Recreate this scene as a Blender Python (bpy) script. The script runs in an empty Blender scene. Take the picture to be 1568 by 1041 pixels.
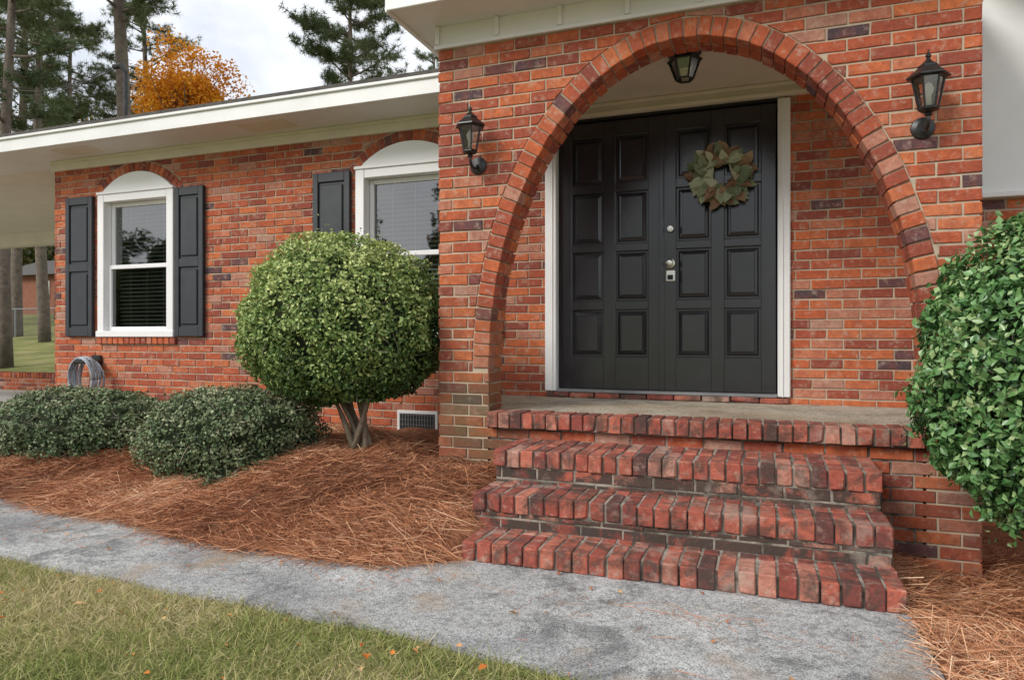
import bpy, bmesh, math, random
import numpy as np
from mathutils import Vector, Matrix
random.seed(7); rng=np.random.default_rng(7)
D=bpy.data; SC=bpy.context.scene
def link(o,parent=None):
    SC.collection.objects.link(o)
    if parent: o.parent=parent
    return o
def empty(name,parent=None):
    return link(D.objects.new(name,None),parent)
# ---------------------------------------------------------------- materials
def newmat(name):
    m=D.materials.new(name); m.use_nodes=True; nt=m.node_tree; nt.nodes.clear()
    out=nt.nodes.new('ShaderNodeOutputMaterial'); b=nt.nodes.new('ShaderNodeBsdfPrincipled')
    nt.links.new(b.outputs[0],out.inputs[0]); return m,nt,b,out
def N(nt,t,**k):
    n=nt.nodes.new(t)
    for a,v in k.items(): setattr(n,a,v)
    return n
def coord(nt,space='Object'):
    return N(nt,'ShaderNodeTexCoord').outputs[space]
def noise(nt,scale,detail=4,rough=.55,dist=0,vec=None):
    n=N(nt,'ShaderNodeTexNoise'); n.inputs['Scale'].default_value=scale; n.inputs['Detail'].default_value=detail
    n.inputs['Roughness'].default_value=rough; n.inputs['Distortion'].default_value=dist
    nt.links.new(vec if vec is not None else coord(nt),n.inputs['Vector']); return n.outputs[0]
def ramp(nt,fac,stops,interp='LINEAR'):
    r=N(nt,'ShaderNodeValToRGB'); r.color_ramp.interpolation=interp; e=r.color_ramp.elements
    while len(e)<len(stops): e.new(0.5)
    for i,(p,c) in enumerate(stops):
        e[i].position=p; 
        if not hasattr(c,'__len__'): c=(c,c,c)
        e[i].color=(*c[:3],1)
    nt.links.new(fac,r.inputs[0]); return r.outputs[0]
def mix(nt,fac,a,b,mode='MIX'):
    m=N(nt,'ShaderNodeMix',data_type='RGBA',blend_type=mode)
    for s,v in ((m.inputs[0],fac),(m.inputs[6],a),(m.inputs[7],b)):
        if hasattr(v,'is_linked') or hasattr(v,'links'): nt.links.new(v,s)
        elif hasattr(v,'__len__'): s.default_value=(*v[:3],1)
        else: s.default_value=v
    return m.outputs[2]
def bump(nt,b,h,strength=.3,dist=.01):
    n=N(nt,'ShaderNodeBump'); n.inputs['Strength'].default_value=strength; n.inputs['Distance'].default_value=dist
    nt.links.new(h,n.inputs['Height']); nt.links.new(n.outputs[0],b.inputs['Normal'])
def attr(nt,name='rnd'):
    a=N(nt,'ShaderNodeAttribute'); a.attribute_name=name; return a.outputs['Fac']
def simple(name,c1,c2=None,scale=5,rough=.6,bs=0,bscale=60,bd=.003,metal=0,spec=.5):
    m,nt,b,o=newmat(name)
    if c2 is None: c2=tuple(x*.8 for x in c1)
    nt.links.new(ramp(nt,noise(nt,scale),[(.3,c1),(.7,c2)]),b.inputs['Base Color'])
    b.inputs['Roughness'].default_value=rough; b.inputs['Metallic'].default_value=metal
    b.inputs['Specular IOR Level'].default_value=spec
    if bs: bump(nt,b,noise(nt,bscale),bs,bd)
    return m
def maprange(nt,v,a,b_,c=0,d=1):
    mr=N(nt,'ShaderNodeMapRange'); nt.links.new(v,mr.inputs[0])
    for i,x in enumerate((a,b_,c,d)): mr.inputs[i+1].default_value=x
    return mr.outputs[0]
def brickmat(name,stops,stain=None,grime=0.0,gshift=0.):
    m,nt,b,o=newmat(name)
    col=ramp(nt,attr(nt),stops)
    n1=noise(nt,38,4,.65); col=mix(nt,.65,col,ramp(nt,n1,[(.25,.45),(.75,1.3)]),'MULTIPLY')
    col=mix(nt,ramp(nt,noise(nt,11,3,.6,.3),[(.42,0),(.66,.45)]),col,(.28,.07,.045))
    sm=ramp(nt,noise(nt,20,5,.72),[(.53,0),(.68,.62)]); col=mix(nt,sm,col,(.50,.36,.28))
    col=mix(nt,ramp(nt,noise(nt,1.1,3,.6),[(.42,0),(.68,.38)]),col,mix(nt,1,col,(.62,.60,.62),'MULTIPLY'))
    if stain:
        sep=N(nt,'ShaderNodeSeparateXYZ'); nt.links.new(coord(nt),sep.inputs[0])
        f=mix(nt,1,maprange(nt,sep.outputs[2],stain[0],stain[1]),maprange(nt,sep.outputs[0],-1.1,-1.6),'MULTIPLY')
        f=mix(nt,1,f,ramp(nt,noise(nt,3.5,4,.6),[(.35,.2),(.62,1)]),'MULTIPLY')
        col=mix(nt,f,col,mix(nt,.74,col,(.11,.10,.05)))
        # mottled darkening low on the porch piers
        f2=mix(nt,1,maprange(nt,sep.outputs[2],-.55,-1.0),ramp(nt,noise(nt,6,4,.65),[(.40,.1),(.62,.85)]),'MULTIPLY')
        col=mix(nt,f2,col,mix(nt,.6,col,(.09,.07,.055)))
    if grime:
        g=ramp(nt,noise(nt,7,5,.75,.5),[(.45-gshift,0),(.60-gshift,grime)]); col=mix(nt,g,col,(.05,.045,.038))
        g=ramp(nt,noise(nt,3.2,5,.7,.3),[(.55,0),(.66,.45)]); col=mix(nt,g,col,(.42,.36,.30))
    nt.links.new(col,b.inputs['Base Color']); b.inputs['Roughness'].default_value=.85; b.inputs['Specular IOR Level'].default_value=.3
    bump(nt,b,noise(nt,110,3,.7),.7,.006)
    return m
BR=[(0,(.085,.06,.07)),(.03,(.13,.07,.075)),(.06,(.26,.07,.05)),(.3,(.40,.09,.045)),(.55,(.53,.125,.05)),(.76,(.63,.18,.065)),(.89,(.54,.19,.11)),(1,(.48,.27,.20))]
BRS=[(0,(.13,.055,.05)),(.12,(.28,.07,.055)),(.5,(.45,.115,.075)),(.85,(.57,.18,.115)),(1,(.52,.32,.25))]
m_brick=brickmat('house_brick',BR)
m_brickp=brickmat('porch_brick',BR,stain=(.35,-.45))
m_bricks=brickmat('step_brick',BRS,grime=.75)
m_riser=brickmat('riser_brick',BRS,grime=.92,gshift=.09)
def mortarmat(name,a,b_,dark=0,th=.42):
    m,nt,b,o=newmat(name)
    col=ramp(nt,noise(nt,7,5,.65),[(.3,a),(.7,b_)])
    if dark: col=mix(nt,ramp(nt,noise(nt,5,5,.7),[(th,0),(th+.16,dark)]),col,(.035,.033,.025))
    nt.links.new(col,b.inputs['Base Color']); b.inputs['Roughness'].default_value=.95
    bump(nt,b,noise(nt,150,3),.4,.003); return m
m_mortar=mortarmat('mortar',(.40,.31,.22),(.54,.45,.34),.35,.55)
m_mortars=mortarmat('step_mortar',(.26,.23,.19),(.40,.35,.29),.85)
m_white=simple('white_paint',(.80,.80,.79),(.72,.72,.71),3,.45,.1,20)
m_vinyl=simple('white_vinyl',(.84,.84,.84),(.80,.80,.80),3,.35)
m_cream=simple('cream_paint',(.74,.69,.58),(.66,.62,.52),4,.5,.08,30)
m_door=simple('black_door_paint',(.013,.0135,.016),(.020,.021,.025),9,.24,.18,22,.002,spec=.75)
m_shut=simple('shutter_charcoal',(.020,.023,.030),(.030,.034,.042),9,.5,.15,80)
m_black=simple('black_iron',(.008,.008,.009),(.02,.02,.02),30,.38)
m_metal=simple('satin_nickel',(.7,.68,.63),(.6,.58,.53),20,.28,metal=1)
m_dark=simple('dark_interior',(.02,.02,.02),(.03,.03,.03),2,.9)
m_blind=simple('blind_slat',(.46,.47,.43),(.36,.38,.34),2,.5)
m_roof=simple('shingles',(.06,.055,.05),(.11,.10,.09),14,.9,.5,40)
m_bark=simple('pine_bark',(.10,.08,.065),(.19,.15,.12),6,.95,.8,12,.04)
m_stem=simple('shrub_stem',(.17,.13,.09),(.28,.22,.16),25,.9,.6,60)
m_twig=simple('dry_twig',(.30,.25,.18),(.42,.36,.28),25,.9)
m_galv=simple('galvanised_steel',(.20,.21,.22),(.28,.28,.28),9,.5,metal=.4)
m_cable=simple('weathered_cable',(.03,.03,.032),(.06,.06,.06),9,.8)
m_hose=simple('grey_hose',(.26,.30,.34),(.36,.40,.44),12,.45)
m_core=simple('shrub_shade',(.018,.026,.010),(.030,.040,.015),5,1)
def glassmat(name,refl=.3,tint=(.75,.8,.8),rough=.02,top=1.):
    m,nt,b,o=newmat(name); nt.nodes.remove(b)
    t=N(nt,'ShaderNodeBsdfTransparent'); t.inputs[0].default_value=(*tint,1)
    g=N(nt,'ShaderNodeBsdfGlossy'); g.inputs['Roughness'].default_value=rough
    lw=N(nt,'ShaderNodeLayerWeight'); lw.inputs[0].default_value=.35
    bm=N(nt,'ShaderNodeBump'); bm.inputs['Strength'].default_value=.05; bm.inputs['Distance'].default_value=.02
    nt.links.new(noise(nt,2.5,1),bm.inputs['Height']); nt.links.new(bm.outputs[0],g.inputs['Normal'])
    mx=N(nt,'ShaderNodeMixShader'); nt.links.new(maprange(nt,lw.outputs['Fresnel'],0,1,refl,top),mx.inputs[0]); nt.links.new(t.outputs[0],mx.inputs[1]); nt.links.new(g.outputs[0],mx.inputs[2])
    nt.links.new(mx.outputs[0],o.inputs[0]); return m
m_glass=glassmat('window_glass',.20,(.7,.76,.72)); m_lglass=glassmat('lantern_glass',.15,(.9,.9,.85),.15)
def foliage(name,stops,rough=.42,trans=.2,spec=.5):
    m,nt,b,o=newmat(name)
    col=ramp(nt,attr(nt),stops); nt.links.new(col,b.inputs['Base Color'])
    b.inputs['Roughness'].default_value=rough; b.inputs['Specular IOR Level'].default_value=spec
    if trans:
        t=N(nt,'ShaderNodeBsdfTranslucent'); nt.links.new(col,t.inputs[0])
        mx=N(nt,'ShaderNodeMixShader'); mx.inputs[0].default_value=trans
        nt.links.new(b.outputs[0],mx.inputs[1]); nt.links.new(t.outputs[0],mx.inputs[2]); nt.links.new(mx.outputs[0],o.inputs[0])
    return m
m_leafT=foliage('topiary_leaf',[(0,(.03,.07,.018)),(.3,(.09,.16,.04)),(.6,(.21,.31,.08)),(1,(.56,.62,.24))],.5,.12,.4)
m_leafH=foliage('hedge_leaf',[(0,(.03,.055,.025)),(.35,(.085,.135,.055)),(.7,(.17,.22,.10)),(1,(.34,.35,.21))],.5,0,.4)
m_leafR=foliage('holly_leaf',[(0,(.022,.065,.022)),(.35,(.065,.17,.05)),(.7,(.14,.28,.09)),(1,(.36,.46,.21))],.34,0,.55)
m_pine=foliage('pine_needles',[(0,(.04,.06,.025)),(.5,(.10,.135,.055)),(1,(.21,.24,.12))],.7,0,.2)
m_maple=foliage('maple_leaf',[(0,(.48,.15,.01)),(.5,(.76,.31,.02)),(1,(.82,.48,.06))],.6,.25,.2)
m_far=foliage('far_foliage',[(0,(.04,.055,.025)),(.6,(.11,.13,.05)),(.85,(.20,.16,.07)),(1,(.36,.20,.08))],.8,0,.1)
m_autumn=foliage('autumn_foliage',[(0,(.07,.08,.03)),(.5,(.17,.16,.06)),(.8,(.30,.20,.08)),(1,(.45,.24,.07))],.8,0,.1)
m_straw=foliage('pine_straw',[(0,(.13,.05,.03)),(.3,(.36,.145,.07)),(.65,(.62,.29,.15)),(1,(.82,.57,.37))],.6,0,.25)
m_grass=foliage('grass_blade',[(0,(.12,.17,.04)),(.3,(.24,.30,.08)),(.55,(.44,.42,.17)),(1,(.66,.54,.34))],.7,.2,.15)
m_wreath=foliage('wreath_leaf',[(0,(.12,.15,.08)),(.45,(.28,.33,.20)),(.72,(.46,.48,.34)),(.80,(.36,.24,.13)),(1,(.22,.12,.07))],.5,0,.35)
m_litter=foliage('dry_leaf',[(0,(.42,.08,.02)),(.5,(.62,.20,.04)),(1,(.58,.38,.18))],.7,.1,.2)
# ---- ground-type materials
def m_concrete_(name,base,dark,lite,stain=.8):
    m,nt,b,o=newmat(name)
    col=ramp(nt,noise(nt,1.3,5,.68,.5),[(.34,dark),(.5,base),(.66,lite)])
    col=mix(nt,ramp(nt,noise(nt,2.6,7,.80,.4),[(.48,0),(.59,stain)]),col,tuple(x*.34 for x in base))
    col=mix(nt,ramp(nt,noise(nt,34,5,.8),[(.48,0),(.60,.7*stain)]),col,tuple(x*.36 for x in base))
    sp=ramp(nt,noise(nt,190,2,.7),[(.38,.28),(.52,1.15)]); col=mix(nt,.85,col,sp,'MULTIPLY')
    col=mix(nt,ramp(nt,noise(nt,75,2,.6),[(.64,0),(.70,.7*stain)]),col,(.72,.70,.66))
    rs=ramp(nt,noise(nt,1.9,4,.6),[(.55,0),(.66,.5)]); col=mix(nt,rs,col,(.46,.32,.19))
    nt.links.new(col,b.inputs['Base Color']); b.inputs['Roughness'].default_value=.9; b.inputs['Specular IOR Level'].default_value=.3
    bump(nt,b,noise(nt,90,4,.8),1,.010); return m
m_conc=m_concrete_('weathered_concrete',(.52,.52,.515),(.33,.33,.34),(.68,.68,.67))
m_drive=m_concrete_('drive_concrete',(.66,.64,.61),(.56,.54,.52),(.74,.72,.69),.25)
m_stone=m_concrete_('landing_concrete',(.60,.52,.40),(.46,.36,.25),(.66,.62,.54),.55)
def m_lawn_():
    m,nt,b,o=newmat('lawn_ground')
    col=ramp(nt,noise(nt,1.1,5,.6),[(.3,(.16,.19,.06)),(.55,(.30,.30,.12)),(.75,(.44,.37,.19))])
    col=mix(nt,.8,col,ramp(nt,noise(nt,90,4,.8),[(.3,.35),(.7,1.3)]),'MULTIPLY')
    nt.links.new(col,b.inputs['Base Color']); b.inputs['Roughness'].default_value=1; b.inputs['Specular IOR Level'].default_value=.1
    bump(nt,b,noise(nt,70,4,.8),1,.02); return m
m_lawn=m_lawn_()
m_bed=simple('straw_ground',(.15,.06,.035),(.36,.16,.085),25,1,1,60,.02,spec=.1)
# ---------------------------------------------------------------- mesh builder
class MB:
    def __init__(s): s.v=[];s.f=[];s.r=[];s.m=[]
    def add(s,vs,fs,r=0.,m=0):
        o=len(s.v); s.v+=[tuple(v) for v in vs]
        for f in fs: s.f.append([o+i for i in f]); s.r.append(r); s.m.append(m)
    def box(s,x0,x1,y0,y1,z0,z1,m=0,r=0.,b=0.):
        s.cbox(((x0+x1)/2,(y0+y1)/2,(z0+z1)/2),(abs(x1-x0)/2,abs(y1-y0)/2,abs(z1-z0)/2),b,r,m)
    def cbox(s,c,h,b=0.,r=0.,m=0,R=None,jit=0.):
        c=Vector(c); b=min(b,min(h)*.9)
        sg=[(x,y,z) for x in(-1,1) for y in(-1,1) for z in(-1,1)]
        if b<=0:
            vs=[Vector((a[0]*h[0],a[1]*h[1],a[2]*h[2])) for a in sg]; idx={a:i for i,a in enumerate(sg)}
            V=lambda a,k: idx[a]
        else:
            vs=[];idx={}
            for a in sg:
                bb=b*(1+random.uniform(-jit,jit*2)) if jit else b
                if jit and random.random()<.12: bb*=2.4
                for k in range(3):
                    idx[(a,k)]=len(vs); vs.append(Vector([a[j]*(h[j] if j==k else h[j]-bb) for j in range(3)]))
            V=lambda a,k: idx[(a,k)]
        fs=[]
        for k in range(3):
            i,j=[q for q in range(3) if q!=k]
            for sk in(-1,1):
                f=[]
                for (p,q) in((-1,-1),(1,-1),(1,1),(-1,1)):
                    a=[0,0,0];a[k]=sk;a[i]=p;a[j]=q; f.append(V(tuple(a),k))
                fs.append(f)
            if b>0:
                for p in(-1,1):
                    for q in(-1,1):
                        a=[0,0,0];a[i]=p;a[j]=q;a[k]=1;a1=tuple(a);a[k]=-1;a2=tuple(a)
                        fs.append([V(a1,i),V(a1,j),V(a2,j),V(a2,i)])
        if b>0:
            for a in sg: fs.append([V(a,0),V(a,1),V(a,2)])
        if R is not None: vs=[R@v for v in vs]
        s.add([v+c for v in vs],fs,r,m)
    def tube(s,pts,rad,n=8,m=0,r=0.,cap=True):
        pts=[Vector(p) for p in pts]; rr=rad if hasattr(rad,'__len__') else [rad]*len(pts)
        vs=[];fs=[]; up=Vector((0,0,1))
        for i,p in enumerate(pts):
            d=(pts[min(i+1,len(pts)-1)]-pts[max(i-1,0)]).normalized()
            ref=Vector((0,1,0)) if abs(d.z)>.9 else up
            a=d.cross(ref).normalized(); bb=d.cross(a).normalized()
            for k in range(n):
                t=2*math.pi*k/n; vs.append(p+(a*math.cos(t)+bb*math.sin(t))*rr[i])
        for i in range(len(pts)-1):
            for k in range(n): fs.append([i*n+k,i*n+(k+1)%n,(i+1)*n+(k+1)%n,(i+1)*n+k])
        if cap: fs.append(list(range(n))); fs.append([len(vs)-n+k for k in range(n)])
        s.add(vs,fs,r,m)
    def lathe(s,c,prof,n=24,m=0,axis='Z',r=0.):
        vs=[];fs=[]
        for (ra,h) in prof:
            for k in range(n):
                t=2*math.pi*k/n
                v=(ra*math.cos(t),ra*math.sin(t),h) if axis=='Z' else (ra*math.cos(t),h,ra*math.sin(t))
                vs.append(Vector(v)+Vector(c))
        for i in range(len(prof)-1):
            for k in range(n): fs.append([i*n+k,i*n+(k+1)%n,(i+1)*n+(k+1)%n,(i+1)*n+k])
        fs.append(list(range(n))); fs.append([len(vs)-n+k for k in range(n)])
        s.add(vs,fs,r,m)
    def pbrick(s,poly,f,t=.02,b=.004,r=0.,m=0,w0=0.):
        cu=sum(p[0] for p in poly)/len(poly); cv=sum(p[1] for p in poly)/len(poly)
        sg=lambda x:(1 if x>.004 else -1 if x<-.004 else 0)
        ins=[(u-b*sg(u-cu),v-b*sg(v-cv)) for u,v in poly]; n=len(poly)
        vs=[f(u,v,w0) for u,v in ins]+[f(u,v,w0-b) for u,v in poly]+[f(u,v,w0-t) for u,v in poly]
        fs=[list(range(n))]
        for i in range(n):
            j=(i+1)%n; fs.append([i,j,n+j,n+i]); fs.append([n+i,n+j,2*n+j,2*n+i])
        fs.append([2*n+i for i in range(n)])
        s.add(vs,fs,r,m)
    def build(s,name,mats,parent=None,smooth=False):
        me=D.meshes.new(name); me.from_pydata(s.v,[],s.f)
        for m in mats: me.materials.append(m)
        me.polygons.foreach_set('material_index',s.m)
        a=me.attributes.new('rnd','FLOAT','FACE'); a.data.foreach_set('value',s.r)
        bm=bmesh.new(); bm.from_mesh(me); bmesh.ops.recalc_face_normals(bm,faces=bm.faces); bm.to_mesh(me); bm.free()
        if smooth: me.polygons.foreach_set('use_smooth',[True]*len(me.polygons))
        me.update(); return link(D.objects.new(name,me),parent)
def np_mesh(name,V,F,A,mat,parent=None,smooth=False):
    me=D.meshes.new(name); V=np.ascontiguousarray(V,dtype=np.float32); F=np.ascontiguousarray(F,dtype=np.int32)
    me.vertices.add(len(V)); me.vertices.foreach_set('co',V.ravel())
    me.loops.add(F.size); me.loops.foreach_set('vertex_index',F.ravel())
    me.polygons.add(len(F)); me.polygons.foreach_set('loop_start',np.arange(0,F.size,F.shape[1],dtype=np.int32))
    me.update(calc_edges=True)
    a=me.attributes.new('rnd','FLOAT','FACE'); a.data.foreach_set('value',np.ascontiguousarray(np.clip(A,0,1),dtype=np.float32))
    me.materials.append(mat)
    if smooth: me.polygons.foreach_set('use_smooth',[True]*len(F))
    me.update(); return link(D.objects.new(name,me),parent)
def sn(P,freq,seed):
    g=np.random.default_rng(seed); out=np.zeros(len(P))
    for i in range(7):
        k=g.normal(size=P.shape[1]); k/=np.linalg.norm(k); out+=np.sin(P@k*freq*g.uniform(.6,1.7)+g.uniform(0,6.28))
    return out/3.2
def nrm(a): return a/np.maximum(np.linalg.norm(a,axis=1,keepdims=True),1e-9)
def leaves(P,Nn,T,L,W,fold=.15):
    B=nrm(np.cross(Nn,T)); L=L[:,None];W=W[:,None]
    v=np.stack([P-T*L/2,P+B*W/2+Nn*W*fold,P+T*L/2-Nn*L*.1,P-B*W/2+Nn*W*fold],1).reshape(-1,3)
    i=np.arange(len(P))[:,None]*4
    return v,np.concatenate([i+[0,1,2],i+[0,2,3]],1).reshape(-1,3)
def strips(P,Dr,L,W,bend):
    S=nrm(np.cross(Dr,rng.normal(size=P.shape))); L=L[:,None];W=W[:,None]
    p1=P+Dr*L*.5+bend*.25; p2=P+Dr*L+bend
    v=np.stack([P-S*W/2,P+S*W/2,p1-S*W/2,p1+S*W/2,p2-S*W/6,p2+S*W/6],1).reshape(-1,3)
    i=np.arange(len(P))[:,None]*6
    return v,np.concatenate([i+[0,1,3,2],i+[2,3,5,4]],1).reshape(-1,4)
# ---------------------------------------------------------------- brick laying
ROW=.0677; BL=.2035; MG=.0105; V0=-1.30
def clip_half(poly,P,n):
    out=[];d=[(p[0]-P[0])*n[0]+(p[1]-P[1])*n[1] for p in poly]
    for i in range(len(poly)):
        j=(i+1)%len(poly)
        if d[i]>=0: out.append(poly[i])
        if (d[i]>=0)!=(d[j]>=0):
            t=d[i]/(d[i]-d[j]); out.append((poly[i][0]+t*(poly[j][0]-poly[i][0]),poly[i][1]+t*(poly[j][1]-poly[i][1])))
    return out
def area(p): return abs(sum(p[i][0]*p[(i+1)%len(p)][1]-p[(i+1)%len(p)][0]*p[i][1] for i in range(len(p))))/2
def ell_clip(cx,cz,a,b,zmin,xr):
    def fn(poly):
        x=sum(p[0] for p in poly)/len(poly); z=sum(p[1] for p in poly)/len(poly)
        if z<zmin or abs(x-cx)>xr: return poly
        t=math.atan2((z-cz)/b,(x-cx)/a); P=(cx+a*math.cos(t),cz+b*math.sin(t)); n=Vector((math.cos(t)/a,math.sin(t)/b)).normalized()
        q=clip_half(poly,P,n)
        return q if len(q)>=3 and area(q)>.0007 else None
    return fn
def panel(mb,u0,u1,v0,v1,f,openings=(),clips=(),m=0,depth=.02,seed=0,bond=BL):
    R=random.Random(seed); k0=int(math.floor((v0-V0)/ROW+1e-6))
    k=k0
    while V0+k*ROW<v1-.012:
        za=max(V0+k*ROW,v0); zb=min(V0+(k+1)*ROW-MG,v1-.002); k+=1
        if zb-za<.012: continue
        zc=(za+zb)/2
        ints=[(u0,u1)]
        for (a,b,c,d) in openings:
            if c<zc<d:
                n=[]
                for (p,q) in ints:
                    if b<=p or a>=q: n.append((p,q)); continue
                    if a>p: n.append((p,a))
                    if b<q: n.append((b,q))
                ints=n
        s=math.floor(u0/bond)*bond-bond+(bond/2 if k%2 else 0)+R.uniform(-.008,.008)
        while s<u1:
            e=s+bond-MG
            for (p,q) in ints:
                a=max(s,p); b=min(e,q)
                if b-a<.018: continue
                j=lambda x:R.uniform(-x,x)
                poly=[(a+j(.002),za+j(.0024)),(b+j(.002),za+j(.0024)),(b+j(.002),zb+j(.0024)),(a+j(.002),zb+j(.0024))]
                for c in clips:
                    poly=c(poly) if poly else None
                if poly: mb.pbrick(poly,f,depth,.003,R.random(),m,R.uniform(-.003,.002))
            s+=bond
FY=lambda Y:(lambda u,v,w:(u,Y-w,v))
BY=lambda Y:(lambda u,v,w:(u,Y+w,v))
LX=lambda X:(lambda u,v,w:(X-w,u,v))
RX=lambda X:(lambda u,v,w:(X+w,u,v))
def rowlock(mb,x0,x1,y0,y1,z1,h=.09,m=0,pitch=.0745,seed=1):
    R=random.Random(seed); n=max(1,round((x1-x0)/pitch)); p=(x1-x0)/n
    for i in range(n):
        c=(x0+p*(i+.5)+R.uniform(-.002,.002),(y0+y1)/2+R.uniform(-.006,.006),z1-h/2+R.uniform(-.003,.002))
        rot=Matrix.Rotation(R.uniform(-.025,.025),3,'Z')@Matrix.Rotation(R.uniform(-.02,.02),3,'X')@Matrix.Rotation(R.uniform(-.015,.015),3,'Y')
        mb.cbox(c,((p-.010)/2+R.uniform(-.0012,.0012),(y1-y0-.008)/2,h/2),min(.0032,h*.12),R.random(),m,rot,.45)
# ================================================================ GROUND
def gz(x,y):
    z=-1.05
    if y>9: z+=.11*(min(y,40)-9)
    if x>.5 and 2.2<y<8: z-=.16*min(1,(x-.5)/.25)*min(1,max(0,(y-2.2)/1.4))
    return z
xs=[-260,-120,-60,-30,-15,-8]+[-4,-1,0,.5]+[.6,.75,1,1.5,2,3,5,10,30,80,260]
ys=[-260,-80,-30,-10,0,1,2.2,2.6,3,3.3,3.6,4,5,6,8,9,12,20,30,40,80,260]
mb=MB(); vs=[(x,y,gz(x,y)) for y in ys for x in xs]; nx=len(xs)
mb.add(vs,[[j*nx+i,j*nx+i+1,(j+1)*nx+i+1,(j+1)*nx+i] for j in range(len(ys)-1) for i in range(nx-1)])
mb.build('ground',[m_lawn])
# walkway
EX=np.array([-12,-4.5,-2.67,-2.0,-1.57,-1.25,-1.2]); EYv=np.array([3.05,2.92,2.68,2.60,2.70,2.90,3.1])
def bedY(x): return np.interp(x,EX,EYv)+.03*np.sin(x*5.3)
def lawnY(x): return np.interp(x,[-12,-3.4,-1.2,-.6,-.3,-.1],[2.2,2.18,2.10,2.03,1.93,1.6])
mb=MB()
top=-1.030
xx=list(np.linspace(-12,-.1,60))
pts_f=[(x,float(lawnY(x))+.012*math.sin(x*9)) for x in xx]+[(-.05,1.0),(0.0,-6)]
outline=pts_f+[(.515,-6),(.515,1.5),(.512,2.4),(.505,3.2),(-12,3.3)]
mb.add([(x,y,top) for x,y in outline]+[(x,y,top-.08) for x,y in outline],[list(range(len(outline)))]+[[i,(i+1)%len(outline),len(outline)+(i+1)%len(outline),len(outline)+i] for i in range(len(outline))])
walk=mb.build('walkway',[m_conc])
bm=bmesh.new(); bm.from_mesh(walk.data); bmesh.ops.triangulate(bm,faces=[f for f in bm.faces if len(f.verts)>4]); bm.to_mesh(walk.data); bm.free()
mb=MB(); mb.box(-16,-7.05,3.6,8.45,-1.05,-.975,b=.01); mb.build('driveway',[m_drive])
# grass blades
lawn=empty('lawn')
n=125000; X=rng.uniform(-4.4,.0,n); Y=rng.uniform(1.0,2.3,n)
edge=lawnY(X)+.012*np.sin(X*9)+rng.normal(0,.012,n)+.03*np.maximum(0,sn(np.stack([X,Y*0],1),14,8))-.006
k=(Y<edge); X=X[k];Y=Y[k]; n=len(X)
P=np.stack([X,Y,np.full(n,-1.052)],1); patch=sn(P[:,:2],3.2,3); p2=sn(P[:,:2],11,4)
k=rng.random(n)>np.clip(.22+.3*p2,0,.6); P=P[k];patch=patch[k];p2=p2[k];n=len(P)
Dr=nrm(np.stack([rng.normal(0,.7,n),rng.normal(0,.7,n),rng.uniform(.25,1.2,n)],1))
bend=np.stack([rng.normal(0,.010,n),rng.normal(0,.010,n),-rng.uniform(0,.010,n)],1)
V,F=strips(P,Dr,rng.gamma(3.5,.0085,n)+.008,rng.uniform(.0014,.003,n),bend)
green=np.exp(-((P[:,0]+.9)**2/.5+(P[:,1]-1.95)**2/.05))
np_mesh('grass_blades',V,F,np.repeat(.58+.22*patch+.10*p2-.18*green+rng.normal(0,.22,n),2),m_grass,lawn)
# ---- pine straw
bed=empty('pine_straw_bed')
def hbed(X,Y):
    e=bedY(X); t=np.clip((Y-e)/1.1,0,1); t=t*t*(3-2*t)
    P=np.stack([X,Y],1); z=-1.035+.20*t+.055*np.clip((Y-e)/.22,0,1)*(1+.5*sn(P,4,11))+.026*sn(P,11,12)*np.clip((Y-e)/.2,0,1)
    return z
gx=np.linspace(-9,-1.25,156); gy=np.linspace(0,1,40)
G=[];
for x in gx:
    e=float(bedY(x))
    for t in gy: G.append((x,e+(5.09-e)*t))
G=np.array(G); Z=hbed(G[:,0],G[:,1]); Vb=np.column_stack([G,Z]); ny=len(gy)
Fb=np.array([[i*ny+j,(i+1)*ny+j,(i+1)*ny+j+1,i*ny+j+1] for i in range(len(gx)-1) for j in range(ny-1)])
np_mesh('straw_mound',Vb,Fb,np.zeros(len(Fb)),m_bed,bed,True)
def gzv(X,Y): return np.array([gz(a,b) for a,b in zip(X,Y)])
gx=np.linspace(.515,5,60); gy=np.linspace(-2,5.09,90)
G=np.array([(x,y) for x in gx for y in gy]); Z=gzv(G[:,0],G[:,1])+.022+.012*sn(G,7,5); ny=len(gy)
Fb=np.array([[i*ny+j,(i+1)*ny+j,(i+1)*ny+j+1,i*ny+j+1] for i in range(len(gx)-1) for j in range(ny-1)])
np_mesh('straw_mound_east',np.column_stack([G,Z]),Fb,np.zeros(len(Fb)),m_bed,bed,True)
def straw(name,X,Y,Z,wid=.0026):
    n=len(X); P=np.stack([X,Y,Z+rng.uniform(0,.05,n)],1)
    yaw=rng.uniform(-1.3,1.3,n)+3.2*sn(P[:,:2],2.6,31)
    Dr=nrm(np.stack([np.cos(yaw),np.sin(yaw),rng.normal(.03,.27,n)],1))
    L=rng.uniform(.08,.21,n); P=P-Dr*L[:,None]*.5
    bend=rng.normal(0,.055,(n,3)); bend[:,2]=-np.abs(bend[:,2])*.5
    V,F=strips(P,Dr,L,rng.uniform(.0014,wid+.001,n),bend)
    np_mesh(name,V,F,np.repeat(.48+.15*sn(P[:,:2],2.5,33)+.09*sn(P[:,:2],13,34)+rng.normal(0,.22,n),2),m_straw,bed)
n=80000; X=rng.uniform(-6.5,-1.3,n); Y=bedY(X)+rng.beta(1.1,1.6,n)*2.2-.035+rng.normal(0,.022,n); k=(Y<5.05)
X=X[k];Y=Y[k]; k=~((X>-1.95)&(Y>3.9)); X=X[k];Y=Y[k]
k=~((X>-1.4)&(Y>2.86)); X=X[k];Y=Y[k]
straw('straw_needles',X,Y,hbed(X,Y))
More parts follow.
